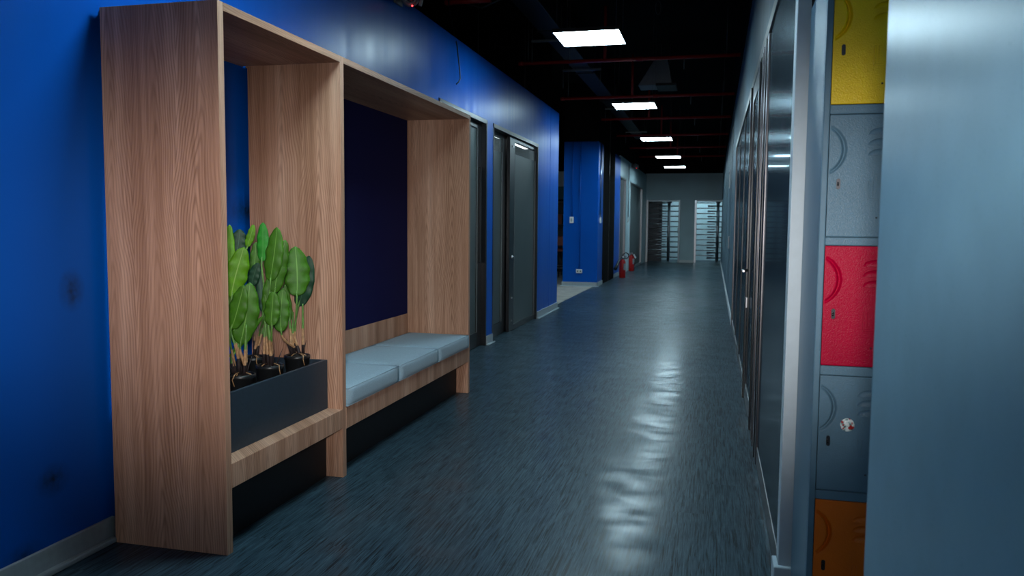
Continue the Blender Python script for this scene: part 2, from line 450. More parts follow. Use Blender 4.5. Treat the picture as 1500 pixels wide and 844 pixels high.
def switch(loc, facing, label, cat, outlet=False):
    t = thing('power_outlet' if outlet else 'light_switch', loc, label, cat, None if outlet else 'white switches along the corridor')
    x, y, z = loc
    w, h = (.066, .042) if outlet else (.042, .066)
    if facing == 'y':
        MB().box(x-w, x+w, y-.022, y, z-h, z+h).build('back_box', M['plastic'], t, .005)
        if outlet:
            for s in (-1, 1):
                MB().box(x+s*.03-.018, x+s*.03+.018, y-.026, y-.021, z-.018, z+.018).build('socket', M['camgrey'], t, .003)
        else: MB().box(x-.016, x+.016, y-.029, y-.021, z-.034, z+.034).build('rocker', M['skirt'], t, .003)
    else:
        MB().box(x, x+.03, y-w, y+w, z-h, z+h).build('back_box', M['plastic'], t, .005)
        MB().box(x+.029, x+.036, y-.016, y+.016, z-.034, z+.034).build('rocker', M['skirt'], t, .003)
    return t
switch((-2.965, CY, 1.42), 'y', 'white switch on the front face of the blue column', 'switch')
switch((-2.785, CY, .325), 'y', 'white wall outlet low on the front of the blue column', 'outlet', True)
switch((-2.40, CY+.28, 1.42), 'x', 'white switch on the side of the blue column, under the metal conduit', 'switch')

# left side beyond the column: black panel, blue strip, grey wall with glazed openings
struct(B('wall_left_black', (-2.52, -2.40, CY+.78, 20.0, 0, SLAB), M['black']))
struct(B('trim_6', (-2.402, -2.392, 18.9, 18.94, 0, SLAB), M['blackmetal']))
struct(B('wall_left_blue', (-2.53, -2.41, 20.0, 21.25, 0, 3.08), M['blue']))
baseboard('baseboard_left_far', (-2.411, -2.396, 20.0, 21.25, 0, .10))
m = MB()
m.box(-2.53, -2.41, 21.25, 29.8, 2.60, 3.14).box(-2.53, -2.41, 22.65, 23.9, 0, 2.60).box(-2.53, -2.41, 27.95, 29.8, 0, 2.60)
struct(m.build('wall_left_grey', M['grey']))
struct(B('wall_left_bulkhead', (-2.53, -2.45, 20.0, 29.8, 3.08, SLAB), M['black']))
def glazing(name, y0, y1, h):
    t = thing(name, (-2.47, (y0+y1)/2, 0), None, None); t['kind'] = 'structure'
    f = MB().box(-2.50, -2.40, y0, y0+.05, 0, h).box(-2.50, -2.40, y1-.07, y1, 0, h).box(-2.50, -2.40, y0, y1, h-.05, h).box(-2.50, -2.40, y0, y1, 0, .06)
    f.build('window_frame', M['steel'], t, .004)
    MB().box(-2.47, -2.455, y0+.05, y1-.07, .06, h-.05).build('frosted_pane', M['film'], t)
glazing('window_1', 21.25, 22.65, 2.60); glazing('window_2', 23.9, 27.95, 2.60)
switch((-2.41, 23.3, 1.47), 'x', 'white switch on the grey pier between the far glazed openings', 'switch')
tag(MB().tube([(-2.398, 23.3, 1.55), (-2.398, 23.3, 3.1)], .012).build('wall_conduit', M['steel']), 'grey conduit on the pier behind the fire extinguishers', 'conduit')

# far wall with two openings for the turnstiles
T1X, T2X = (-2.41, -1.195), (-.685, .53)
m = MB()
m.box(-2.6, 1.2, YEND, YEND+.1, 2.255, 3.2).box(T1X[1], T2X[0], YEND, YEND+.1, 0, 2.255).box(T2X[1], 1.2, YEND, YEND+.1, 0, 2.255).box(-2.6, T1X[0], YEND, YEND+.1, 0, 2.255)
struct(m.build('wall_end', M['grey']))
struct(B('wall_end_bulkhead', (-9, 1.2, YEND+.02, YEND+.12, 3.2, SLAB), M['black']))
baseboard('baseboard_end', (T1X[1]-.005, T2X[0]+.005, YEND-.015, YEND+.001, 0, .09), 'plastic')
struct(B('wall_lobby', (-3.2, 1.2, 32.2, 32.3, 0, SLAB), M['grey']))
struct(B('wall_lobby_side', (-3.3, -3.2, YEND+.1, 32.3, 0, SLAB), M['grey']))
d4 = thing('door_4', (-2.1, YEND+.75, 0), None, None); d4['kind'] = 'structure'
MB().box(-2.50, -1.90, YEND+.9, YEND+.94, 0, 2.5).build('panel', M['purple'], d4, .003)
MB().box(-1.915, -1.885, YEND+.885, YEND+.955, 0, 2.5).build('edge_strip', M['purple'], d4, .003)
# right wall
m = MB()
m.box(XR, XR+.045, 10.95, YEND, 0, 3.2).box(XR, XR+.045, 3.03, 10.95, 2.37, 3.2)
struct(m.build('wall_right', M['grey2'], origin=(0,0,0)))
struct(B('wall_right_unlit_top', (XR+.02, XR+.15, 3.03, YEND+.1, 3.2, SLAB), M['black']))  # unlit upper part of the right wall, its shade put into black colour
struct(B('wall_right_near', (.90, 1.02, -3.4, 3.05, 0, SLAB), M['grey']))
baseboard('baseboard_right', (XR-.014, XR+.001, 10.95, YEND, 0, .10), 'plastic')
for i, yy in enumerate((13.4, 16.2, 19.0, 21.8, 24.6)):
    struct(B('trim_%d' % (10+i), (XR-.002, XR+.001, yy, yy+.012, .10, 3.2), M['skirt']))
# white end post
struct(B('trim_7', (XR-.006, XR+.040, 2.965, 3.05, 0, 3.2), M['white'], None, .003))
struct(B('trim_8', (XR-.022, XR+.050, 2.945, 3.055, 0, .085), M['white'], None, .004))
# access strip boxes on the far right wall
t = thing('wall_mounted_plate', (XR, 15.6, 2.2), 'small slim metal plate high on the far right wall', 'wall plate')
MB().box(XR-.012, XR, 15.5, 15.7, 2.02, 2.36).build('plate', M['steel'], t, .003)
for zz in (2.08, 2.30): MB().lathe([(0,0),(.02,0),(.02,.008),(0,.009)], (XR-.012, 15.6, zz), (-1,0,0), 12).build('button', M['darksteel'], t)
t = thing('card_reader', (XR, 14.5, 1.03), 'dark narrow card reader at waist height on far right wall', 'card reader')
MB().box(XR-.018, XR, 14.44, 14.56, .92, 1.14).build('reader_body', M['darksteel'], t, .005)
MB().box(XR-.020, XR-.017, 14.47, 14.53, 1.06, 1.11).build('reader_window', M['blackglass'], t)

# glazed black partition along the right side
def post(root, y0, y1, x0, x1, name='post', mat='blackmetal', z1=2.33):
    MB().box(x0, x1, y0, y1, 0, z1).build(name, M[mat], root, .004)
w3 = thing('window_3', (XR, 7, 0), None, None); w3['kind'] = 'structure'
MB().box(XR-.012, XR+.04, 3.05, 10.95, 2.32, 2.385).build('header_rail', M['blackmetal'], w3, .004)
MB().box(XR+.0, XR+.012, 3.06, 4.55, .10, 2.32).build('pane', M['blackglass'], w3)
MB().box(XR-.004, XR+.04, 3.05, 4.62, 0, .10).build('bottom_rail', M['bronze'], w3, .004)
MB().box(XR+.004, XR+.016, 6.6, 10.85, .09, 2.32).build('pane', M['blackglass'], w3)
MB().box(XR-.004, XR+.04, 6.5, 10.95, 0, .09).build('bottom_rail', M['blackmetal'], w3, .004)
post(w3, 10.86, 10.95, XR-.012, XR+.04, mat='bronze'); post(w3, 9.3, 9.36, XR-.006, XR+.04); post(w3, 7.9, 7.96, XR-.006, XR+.04)
post(w3, 4.52, 4.60, XR-.010, XR+.04, mat='bronze'); post(w3, 4.66, 4.74, XR-.014, XR+.04)
d3 = thing('door_3', (XR, 5.6, 0), None, None); d3['kind'] = 'structure'
post(d3, 6.30, 6.42, XR-.022, XR+.04, 'door_frame'); post(d3, 5.30, 5.36, XR-.014, XR+.04, 'door_frame')
MB().box(XR-.008, XR+.03, 5.36, 5.50, .01, 2.32).box(XR-.008, XR+.03, 6.16, 6.30, .01, 2.32).box(XR-.008, XR+.03, 5.5, 6.16, .01, .14).box(XR-.008, XR+.03, 5.5, 6.16, 2.2, 2.32).build('door_leaf', M['blackmetal'], d3, .003)
MB().box(XR+.002, XR+.014, 5.5, 6.16, .14, 2.2).build('door_pane', M['blackglass'], d3)
MB().box(XR-.004, XR+.03, 4.74, 5.30, .01, 2.32).build('side_panel', M['blackglass'], d3, .003)
h = MB().tube([(XR-.008, 6.22, .98), (XR-.045, 6.22, .98), (XR-.045, 6.08, .98)], .009)
h.build('door_handle', M['steel'], d3)
MB().box(XR-.020, XR-.007, 6.19, 6.25, .70, .78).build('lock_plate', M['steel'], d3, .002)
MB().box(XR-.014, XR+.0, 4.86, 4.88, .01, 2.32).box(XR-.012, XR+.0, 5.02, 5.06, .01, 2.32).build('trim_strip', M['bronze'], d3, .002)

# ------------------------------------------------------------------ ceiling services
def lamp(x, y, z=3.05):
    t = thing('ceiling_light', (x, y, z), None, 'ceiling light', 'square LED panels hung in a row')
    MB().box(x-.297, x+.297, y-.297, y+.297, z-.001, z+.004).build('diffuser', M['lamp'], t)
    f = MB()
    for a, b, c, d in ((-.305,-.297,-.305,.305),(.297,.305,-.305,.305),(-.297,.297,-.305,-.297),(-.297,.297,.297,.305)):
        f.box(x+a, x+b, y+c, y+d, z-.004, z+.03)
    f.box(x-.297, x+.297, y-.297, y+.297, z+.02, z+.03)
    f.build('housing', M['blackmetal'], t)
    for a in (-.27, .27):
        for b in (-.27, .27):
            MB().tube([(x+a, y+b, z+.03), (x+a, y+b, SLAB)], .0018, 5).build('suspension_wire', M['wire'], t)
    MB().box(x-.12, x+.05, y-.04, y+.04, z+.03, z+.07).build('driver_box', M['wire'], t, .004)
    return t
L1 = lamp(-1.17, 7.63); L1['label'] = 'square LED ceiling panel nearest in view, largest of the glowing row'
for y, lab in ((12.0, 'second square LED panel down the corridor, behind the largest one'), (16.6, 'third glowing LED panel, the middle of the row of five'),
               (20.9, 'fourth glowing LED panel, second smallest of the row'), (24.4, 'smallest glowing LED panel, closest to the far turnstile wall'),
               (3.2, 'square LED panel hanging above the planter end of the wooden bench')):
    o = copy_tree(L1); o.location = (-1.17, y, 3.05); o['label'] = lab
o = copy_tree(L1); o.location = (-4.6, 15.2, 3.05); o['label'] = 'square LED panel over the open side area beyond the blue wall'
o = copy_tree(L1); o.location = (-.6, 31.0, 3.05); o['label'] = 'square LED panel lighting the room behind the turnstiles'

PZ = 3.57
names = ['first red sprinkler pipe, cut by the top edge above the blue wall', 'red sprinkler pipe just behind the largest LED panel', 'red sprinkler pipe just above the second LED panel',
         'red sprinkler pipe just behind the second LED panel', 'red sprinkler pipe near the third LED panel', 'red sprinkler pipe just above the fourth LED panel', 'farthest red sprinkler pipe, near the end wall']
for i, y in enumerate((8.03, 11.24, 14.45, 17.4, 20.6, 23.85, 26.9)):
    t = thing('sprinkler_pipe', (-1.2, y, PZ), names[i], 'pipe', 'red sprinkler pipes under the slab')
    xr = -2.25 if i == 0 else XR+.015
    MB().tube([(-2.74, y, PZ), (xr, y, PZ)], .026, 10).build('pipe', M['redpipe'], t)
    MB().lathe([(.031,-.03),(.031,.03)], (-2.70, y, PZ), (1,0,0), 10).build('end_cap', M['redpipe'], t)
    if i:
        MB().lathe([(.034,-.05),(.034,.05)], (-1.05, y, PZ), (1,0,0), 10).build('coupling', M['redpipe'], t)
        MB().tube([(-1.58+.06*i, y, PZ), (-1.58+.06*i, y, SLAB)], .022, 8).build('riser', M['redpipe'], t)
        for xx in (-2.6, .1):
            MB().tube([(xx, y, PZ-.03), (xx, y, SLAB)], .005, 6).build('hanger_rod', M['galv'], t)
        MB().tube([(-.45, y, PZ-.02), (-.45, y, PZ-.16)], [.012, .007], 6).build('sprinkler_head', M['galv'], t)
for i, (y, x0, x1, lab) in enumerate(((10.95, -2.49, -1.95, 'thin grey hanger strut left of the largest LED panel'), (13.08, -2.45, -1.82, 'thin grey hanger strut with two drop rods behind the largest panel'),
                     (17.48, -2.34, -1.75, 'thin grey hanger strut left of the second LED panel'), (21.9, -2.37, -1.80, 'farthest thin grey hanger strut, beside the third LED panel'))):
    t = thing('hanger_strut', ((x0+x1)/2, y, 3.8), lab, 'hanger', 'hanger struts under the slab')
    MB().box(x0, x1, y-.02, y+.02, 3.79, 3.82).build('channel', M['galv'], t)
    for xx in (x0+.01, x1-.01):
        MB().tube([(xx, y, 3.80), (xx, y, 3.52)], .006, 6).build('drop_rod', M['galv'], t)
        MB().tube([(xx, y, 3.82), (xx, y, SLAB)], .004, 6).build('hanger_rod', M['wire'], t)
t = thing('air_duct', (-2.15, 14, 3.9), 'dark rectangular air duct running along under the black slab', 'duct')
MB().box(-2.30, -2.0, 5.0, 24.0, 3.835, 4.15).build('duct_run', M['duct'], t, .01)
for y in (7.5, 10.5, 13.5, 16.5, 19.5): MB().box(-2.315, -1.985, y, y+.04, 3.825, 4.165).build('flange', M['duct'], t)
t = thing('ceiling_duct_transition', (-1.0, 13.6, 3.75), 'tapered sheet metal duct piece behind the largest LED panel', 'duct')
m = MB(); m.prism([(-1.27, 3.60), (-.72, 3.60), (-.80, 4.0), (-1.02, 4.0)], 1, 13.5, 14.0); m.build('taper', M['galv'], t, .005)
MB().box(-.98, -.66, 13.45, 14.05, 3.58, 3.62).build('collar', M['duct'], t)
for xx in (-.92, -.78): MB().tube([(xx, 13.75, 3.98), (xx, 13.75, SLAB)], .006, 6).build('hanger_rod', M['wire'], t)
# hanging cables
tag(MB().tube([(-2.72, 7.9, 4.28), (-2.70, 7.93, 3.7), (-2.66, 7.93, 3.50), (-2.5, 7.553, 3.211), (-2.335, 7.18, 2.95), (-2.32, 7.213, 2.74), (-2.318, 7.235, 2.65), (-2.325, 7.21, 2.615), (-2.34, 7.18, 2.59)],
    .006, 8).build('hanging_cable', M['cable']), 'thin dark cable drooping over the blue wall beside the bench unit', 'cable')
lp = [(-.62, 8.6, 4.3), (-.62, 8.6, 3.62)] + [(-.62+.028*math.sin(a), 8.6, 3.55-.07*-math.cos(a)) for a in [i*2*PI/12 for i in range(1, 12)]] + [(-.62, 8.6, 3.63)]
tag(MB().tube(lp, .005, 6).build('looped_wire', M['cable']), 'dark wire hanging from the slab with a loop at its end', 'wire')
tag(MB().tube([(-2.0, 8.0, 3.62), (-2.35, 8.05, 3.50), (-2.7, 8.1, 3.62), (-2.9, 8.1, 3.9)], .009, 6).build('slack_cord', M['cable']), 'slack dark cable looped under the first red pipe', 'cable')

def seccam(loc, label):
    x, y, z = loc
    t = thing('security_camera', loc, label, 'camera', 'ceiling height cameras with red indicator')
    MB().box(x-.075, x-.055, y-.07, y+.07, z-.02, z+.12).build('mount_plate', M['camgrey'], t, .006)
    MB().tube([(x-.06, y, z+.05), (x-.02, y, z+.04)], .025, 12).build('bracket', M['camgrey'], t)
    d = Vector((.42, -.85, -.30)).normalized()
    MB().lathe([(.0,-.075),(.04,-.07),(.062,-.05),(.07,-.02),(.07,.02),(.062,.045),(.05,.055),(0,.056)], (x+.03, y, z+.03), d, 24).build('camera_body', M['camgrey'], t)
    c = Vector((x+.03, y, z+.03)) + d*.055
    MB().lathe([(.042,0),(.046,.008),(.038,.012),(.034,.006),(0,.006)], c, d, 24).build('lens_ring', M['galv'], t)
    MB().lathe([(.030,.006),(.022,.014),(0,.018)], c, d, 20).build('lens', M['blackglass'], t)
    l = c + Vector((.012, .0, -.060))
    MB().lathe([(.0065,-.004),(.0065,.003),(.003,.006),(0,.0065)], l, d, 10).build('indicator', M['redled'], t)
    MB().tube([c + Vector((.055,.05,-.05)), c + Vector((.066,.055,0)), c + Vector((.055,.05,.05))], .014, 8).build('side_guard', M['camgrey'], t)
    return t
sc1 = seccam((-2.285, 5.80, 2.965), 'grey camera with red indicator on the blue wall above the bench')
sc2 = copy_tree(sc1); sc2.location = (-2.335, 24.2, 3.05); sc2['label'] = 'tiny far camera with red indicator at the top of the grey wall'

# ------------------------------------------------------------------ wooden bench unit
XF, XB = -1.81, -2.325
ZT, TH = 2.125, .034
YA, YM, YR = 2.695, 3.71, 5.895      # near faces of the three uprights
bu = thing('alcove_bench', (-2.07, 4.3, 0), 'tall walnut laminate alcove unit with planter bay and cushioned bench', 'bench')
for y in (YA, YM, YR - TH + .01):
    m = MB().box(XB, XF, y, y+TH+.004, 0, ZT)
    m.build('side_panel', M['wood'], bu, .0015)
MB().box(XW+.002, XF, YA+.038, YM, ZT-.032, ZT).build('top_panel', M['wood_h'], bu, .0015)
MB().box(XW+.002, XF, YM+.038, YR-TH+.01, ZT-.032, ZT).build('top_panel', M['wood_h'], bu, .0015)
Y2 = YM+.038; Y3 = YR-TH+.01
MB().box(XB, XF+.001, YA+.038, YM, .258, .356).build('shelf', M['wood'], bu, .0015)
MB().box(XB, XF+.001, Y2, Y3, .246, .356).build('seat_base', M['wood'], bu, .0015)
tag(MB().box(XB, XB+.024, Y2, Y3, .356, .605).build('back_rail', M['wood'], bu, .001))
MB().box(XB, XB+.018, Y2, Y3, .605, ZT-.032).build('back_panel', M['navy'], bu)['label'] = 'navy felt back panel'
MB().box(XB, -1.905, YA+.038, YM, 0, .258).build('plinth', M['plinth'], bu)['label'] = 'recessed black plinth'
MB().box(XB, -1.905, Y2, Y3, 0, .246).build('plinth', M['plinth'], bu)['label'] = 'recessed black plinth'

cu = thing('seat_cushion', (-2.06, 4.1, .356), 'light blue grey seat cushion next to the planter upright', 'cushion', 'box cushions on the bench')
CL = (Y3-Y2)/3
def cushion_mesh(y0, y1):
    bm = bmesh.new(); nx, ny, nz = 10, 14, 4
    x0, x1, z0, z1 = XB+.026, XF+.012, .356, .458
    m = MB(); m.bm.free(); m.bm = bm
    bmesh.ops.create_cube(bm, size=1)
    bmesh.ops.subdivide_edges(bm, edges=bm.edges[:], cuts=9, use_grid_fill=True)
    for v in bm.verts:
        u, w, h = v.co.x*2, v.co.y*2, v.co.z*2
        puff = (1-u**4)*(1-w**4)
        rx, ry = (x1-x0)/2, (y1-y0)/2; rz = (z1-z0)/2
        r = .020; px, py, pz = u*rx, w*ry, h*rz
        q = Vector((max(-(rx-r), min(rx-r, px)), max(-(ry-r*.6), min(ry-r*.6, py)), max(-(rz-r), min(rz-r, pz))))
        d = Vector((px, py, pz)) - q
        if d.length > 1e-6: d = d.normalized()*r
        p = q + Vector((d.x, d.y*.6, d.z))
        p.z += .010*puff*(1 if h > 0 else 0)
        p.x += .004*(1-h*h)*(1-w**4) if u > .95 else 0
        v.co = p + Vector(((x0+x1)/2, (y0+y1)/2, (z0+z1)/2))
    return m
cushion_mesh(Y2+.002, Y2+CL-.002).build('pad', M['cushion'], cu, smooth=True)
x0, x1 = XB+.026, XF+.012
def piping(z):
    y0, y1 = Y2+.002, Y2+CL-.002; e = .006
    return [(x1-e, y0+e, z), (x1-e, y1-e, z), (x0+e, y1-e, z), (x0+e, y0+e, z), (x1-e, y0+e, z)]
MB().tube(piping(.4525), .0028, 6).build('piping', M['cushion'], cu)
MB().tube(piping(.3625), .0028, 6).build('piping', M['cushion'], cu)
for k, lab in ((1, 'middle light blue grey cushion of the bench'), (2, 'light blue grey seat cushion at the far upright of the bench')):
    o = copy_tree(cu); o.location = (-2.06, 4.1 + k*CL, .356); o['label'] = lab

# ------------------------------------------------------------------ planter and potted plants
pl = thing('planter_box', (-2.1, 3.2, .356), 'dark charcoal planter box on the wooden shelf, full of pots', 'planter')
px0, px1, py0, py1, pz0, pz1 = -2.315, -1.892, YA+.041, YM-.003, .357, .608
m = MB().box(px1-.018, px1, py0, py1, pz0, pz1).box(px0, px0+.018, py0, py1, pz0, pz1).box(px0+.018, px1-.018, py0, py0+.018, pz0, pz1).box(px0+.018, px1-.018, py1-.018, py1, pz0, pz1)
m.build('box_walls', M['dark'], pl, .0015)
MB().box(px0+.018, px1-.018, py0+.018, py1-.018, pz0, .505).build('infill_board', M['plinth'], pl)

POTS = {'A': (-1.985, 3.075), 'B': (-1.985, 3.315), 'C': (-2.005, 3.605), 'D': (-2.185, 3.20), 'E': (-2.185, 3.50)}
PLAB = {'A': 'banana leaf plant nearest the left wooden upright, front of the planter', 'B': 'banana leaf plant with the tallest leaves, front middle of the planter',
        'C': 'banana leaf plant at the right end of the planter, one large round leaf', 'D': 'banana leaf plant at the back of the planter by the blue wall',
        'E': 'banana leaf plant at the back right of the planter, behind the tallest one'}
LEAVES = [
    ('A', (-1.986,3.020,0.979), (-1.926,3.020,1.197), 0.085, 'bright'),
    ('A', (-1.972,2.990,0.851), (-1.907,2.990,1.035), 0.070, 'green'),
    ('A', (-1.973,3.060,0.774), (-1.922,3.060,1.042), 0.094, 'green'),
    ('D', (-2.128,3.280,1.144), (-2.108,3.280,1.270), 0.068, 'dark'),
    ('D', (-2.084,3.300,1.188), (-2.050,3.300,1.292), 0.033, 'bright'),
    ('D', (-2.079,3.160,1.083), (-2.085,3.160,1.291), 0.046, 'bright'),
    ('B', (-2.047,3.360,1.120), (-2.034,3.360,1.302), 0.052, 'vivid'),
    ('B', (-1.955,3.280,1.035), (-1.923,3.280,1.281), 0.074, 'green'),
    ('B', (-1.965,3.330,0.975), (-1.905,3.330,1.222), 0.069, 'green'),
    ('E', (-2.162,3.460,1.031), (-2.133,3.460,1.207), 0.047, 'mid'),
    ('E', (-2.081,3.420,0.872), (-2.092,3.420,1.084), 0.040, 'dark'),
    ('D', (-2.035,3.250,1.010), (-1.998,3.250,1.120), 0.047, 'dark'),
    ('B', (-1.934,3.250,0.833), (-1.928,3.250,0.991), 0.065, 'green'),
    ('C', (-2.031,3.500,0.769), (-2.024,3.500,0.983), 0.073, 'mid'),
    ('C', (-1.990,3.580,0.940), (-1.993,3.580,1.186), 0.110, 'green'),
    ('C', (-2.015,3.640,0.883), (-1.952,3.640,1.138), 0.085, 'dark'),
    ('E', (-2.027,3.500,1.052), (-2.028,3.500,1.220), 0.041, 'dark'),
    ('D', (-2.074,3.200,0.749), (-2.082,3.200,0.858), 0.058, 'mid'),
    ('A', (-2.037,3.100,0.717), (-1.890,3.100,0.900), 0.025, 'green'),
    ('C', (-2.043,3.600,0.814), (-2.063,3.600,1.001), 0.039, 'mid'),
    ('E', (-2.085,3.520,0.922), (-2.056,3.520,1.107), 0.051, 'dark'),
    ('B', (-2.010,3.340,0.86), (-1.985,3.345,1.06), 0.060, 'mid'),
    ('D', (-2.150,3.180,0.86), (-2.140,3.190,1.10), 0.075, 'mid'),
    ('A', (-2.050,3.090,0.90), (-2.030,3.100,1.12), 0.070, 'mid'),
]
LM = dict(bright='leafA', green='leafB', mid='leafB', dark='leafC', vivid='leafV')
def leaf(base, tip, w, mat, parent, rnd):
    b, t = Vector(base), Vector(tip); ax = t - b; L = ax.length; a = ax.normalized()
    n0 = Vector((.45+rnd.uniform(-.2,.2), -1, .15+rnd.uniform(-.1,.2)))
    n = (n0 - a*n0.dot(a)).normalized(); s = a.cross(n).normalized()
    bm = bmesh.new(); uvl = bm.loops.layers.uv.new('UVMap')
    NU, NV = 22, 8; ph = rnd.uniform(0, 6.28); ph2 = rnd.uniform(0, 6.28); arch = rnd.uniform(.04, .10)
    g = []
    for i in range(NU+1):
        u = i/NU
        prof = (math.sin(PI*min(1, max(0, u))**.85)**.50) if 0 < u < 1 else 0
        prof = max(prof, .03)
        ctr = b + a*(L*u) - n*(arch*L*(u-.35)**2) + s*(.02*L*math.sin(PI*u+ph))
        row = []
        for j in range(NV+1):
            v = j/NV*2-1
            hw = w*.5*prof*(1+.045*math.sin(8*u*PI+(ph if v > 0 else ph2)))
            ripple = .045*w*math.sin(8*PI*u+(ph if v > 0 else ph2))*abs(v)**2*prof
            fold = -.10*w*abs(v)**1.4*prof + .05*w*abs(v)**.5*prof
            row.append(bm.verts.new(ctr + s*(v*hw) + n*(ripple+fold)))
        g.append(row)
    for i in range(NU):
        for j in range(NV):
            f = bm.faces.new((g[i][j], g[i][j+1], g[i+1][j+1], g[i+1][j])); f.smooth = True
            for lo, (uu, vv) in zip(f.loops, ((j/NV, i/NU), ((j+1)/NV, i/NU), ((j+1)/NV, (i+1)/NU), (j/NV, (i+1)/NU))): lo[uvl].uv = (uu, vv)
    m = MB(); m.bm.free(); m.bm = bm
    o = m.build('leaf', M[mat], parent)
    so = o.modifiers.new('thickness', 'SOLIDIFY'); so.thickness = .0012; so.offset = 0
    return o
rnd = random.Random(11)
plants = {}
for k, (x, y) in POTS.items():
    t = thing('potted_plant', (x, y, .505), PLAB[k], 'plant', 'potted banana leaf plants in the planter'); plants[k] = t
    MB().lathe([(.0,0),(.048,0),(.052,.004),(.060,.118),(.064,.120),(.064,.136),(.060,.138),(.056,.135),(.055,.124),(0,.124)], (x, y, .506), seg=28).build('pot', M['pot'], t)
    sm = MB(); bmv = sm.bm
    sm.lathe([(.055,0),(.054,.006),(.035,.013),(.012,.017),(0,.018)], (x, y, .628), seg=20)
    for v in bmv.verts: v.co.z += rnd.uniform(0, .006)
    sm.build('soil', M['soil'], t)
    for r in range(3 if k in 'AC' else 2):
        a = rnd.uniform(-2.2, -.2); c0 = Vector((x, y, .640)); d = Vector((math.cos(a), math.sin(a), 0))
        pts = [c0 + d*.015 + Vector((0,0,.012)), c0 + d*.04 + Vector((0,0,.012)), c0 + d*.062 + Vector((.003,0,.007)), c0 + d*.071 + Vector((-.003,0,-.012)), c0 + d*.068 + Vector((.006,0,-.04))]
        if r: pts = pts[:3]
        MB().tube(pts, .0022, 6).build('root', M['root'], t)
for k, b, tp, w, sh in LEAVES:
    t = plants[k]; x, y = POTS[k]
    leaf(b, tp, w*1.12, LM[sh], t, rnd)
    # stalk rising from the pot: dark husk, tan sheath, green stalk
    ang = rnd.uniform(0, 6.28); r0 = rnd.uniform(.008, .034)
    p0 = Vector((x + r0*math.cos(ang), y + r0*math.sin(ang), .636)); p3 = Vector(b)
    d = Vector(tp) - Vector(b)
    p1 = p0 + Vector(((p3.x-p0.x)*.18, (p3.y-p0.y)*.18, (p3.z-p0.z)*.45)); p2 = p3 - d.normalized()*min(.06, (p3-p0).length*.3)
    N = 12; pts = []
    for i in range(N+1):
        q = i/N; pts.append(p0*(1-q)**3 + p1*3*q*(1-q)**2 + p2*3*q*q*(1-q) + p3*q**3)
    pts.append(p3 + d*.12)
    H = p3.z - p0.z
    mi = []; rad = []
    for i in range(N+2):
        z = pts[i].z - p0.z
        mi.append(2 if z < .045 else (1 if z < .115 and H > .13 else 0)); rad.append(.0085 if z < .045 else (.0065 if z < .10 else .0045))
    rad[-1] = .0015
    MB().tube(pts, rad, 8, mi).build('stalk', [M['stem'], M['sheath'], M['husk']], t)
for k in 'ABC':
    x, y = POTS[k]; t = plants[k]
    for i in range(3):
        a = rnd.uniform(0, 6.28); p = Vector((x+.028*math.cos(a), y+.028*math.sin(a), .636)); q = p + Vector((rnd.uniform(-.02,.02), rnd.uniform(-.01,.01), rnd.uniform(.16,.26)))
        MB().tube([p, p.lerp(q, .25), p.lerp(q, .6), q, q+Vector((0,0,.03))], [.008,.0075,.006,.0045,.0035], 8, [2,1,0,0]).build('stalk', [M['stem'], M['sheath'], M['husk']], t)
    for i in range(4):
        a = rnd.uniform(0, 6.28); p = Vector((x+.03*math.cos(a), y+.03*math.sin(a), .636))
        MB().tube([p, p+Vector((.012*math.cos(a), .012*math.sin(a), .04)), p+Vector((.030*math.cos(a), .03*math.sin(a), .085))], [.004,.003,.0006], 6).build('husk_wisp', M['husk'], t)

# ------------------------------------------------------------------ lockers
LX0, LX1, LY0, LY1 = .300, .665, 2.52, 2.955
lk = thing('steel_locker', (.48, 2.74, 0), 'tall grey locker tower with yellow, red and orange doors', 'locker')
BANDS = [(.128, .484), (.515, .862), (.893, 1.247), (1.274, 1.627), (1.657, 2.010)]
DX0, DX1 = .3195, .642
m = MB()
m.box(LX0, LX1, LY0+.02, LY1, .06, 2.04)
m.box(LX0, DX0-.0015, LY0-.001, LY0+.02, .06, 2.04).box(DX1+.0015, LX1, LY0-.001, LY0+.02, .06, 2.04)
edges = [.06] + [z for b in BANDS for z in b] + [2.04]
for i in range(0, len(edges), 2):
    m.box(DX0-.0015, DX1+.0015, LY0-.001, LY0+.02, edges[i]+(.0015 if i else 0), edges[i+1]-.0015)
m.build('carcass', M['locker'], lk, .003)
MB().box(LX0+.01, LX1-.01, LY0+.03, LY1-.01, 0, .06).build('plinth', M['plinth'], lk)
cols = ['orange', 'locker', 'red', 'locker', 'yellow']
dl = ['orange locker door at the bottom', 'grey locker door with a round sticker', 'red locker door', 'plain grey locker door', 'yellow locker door at the top']
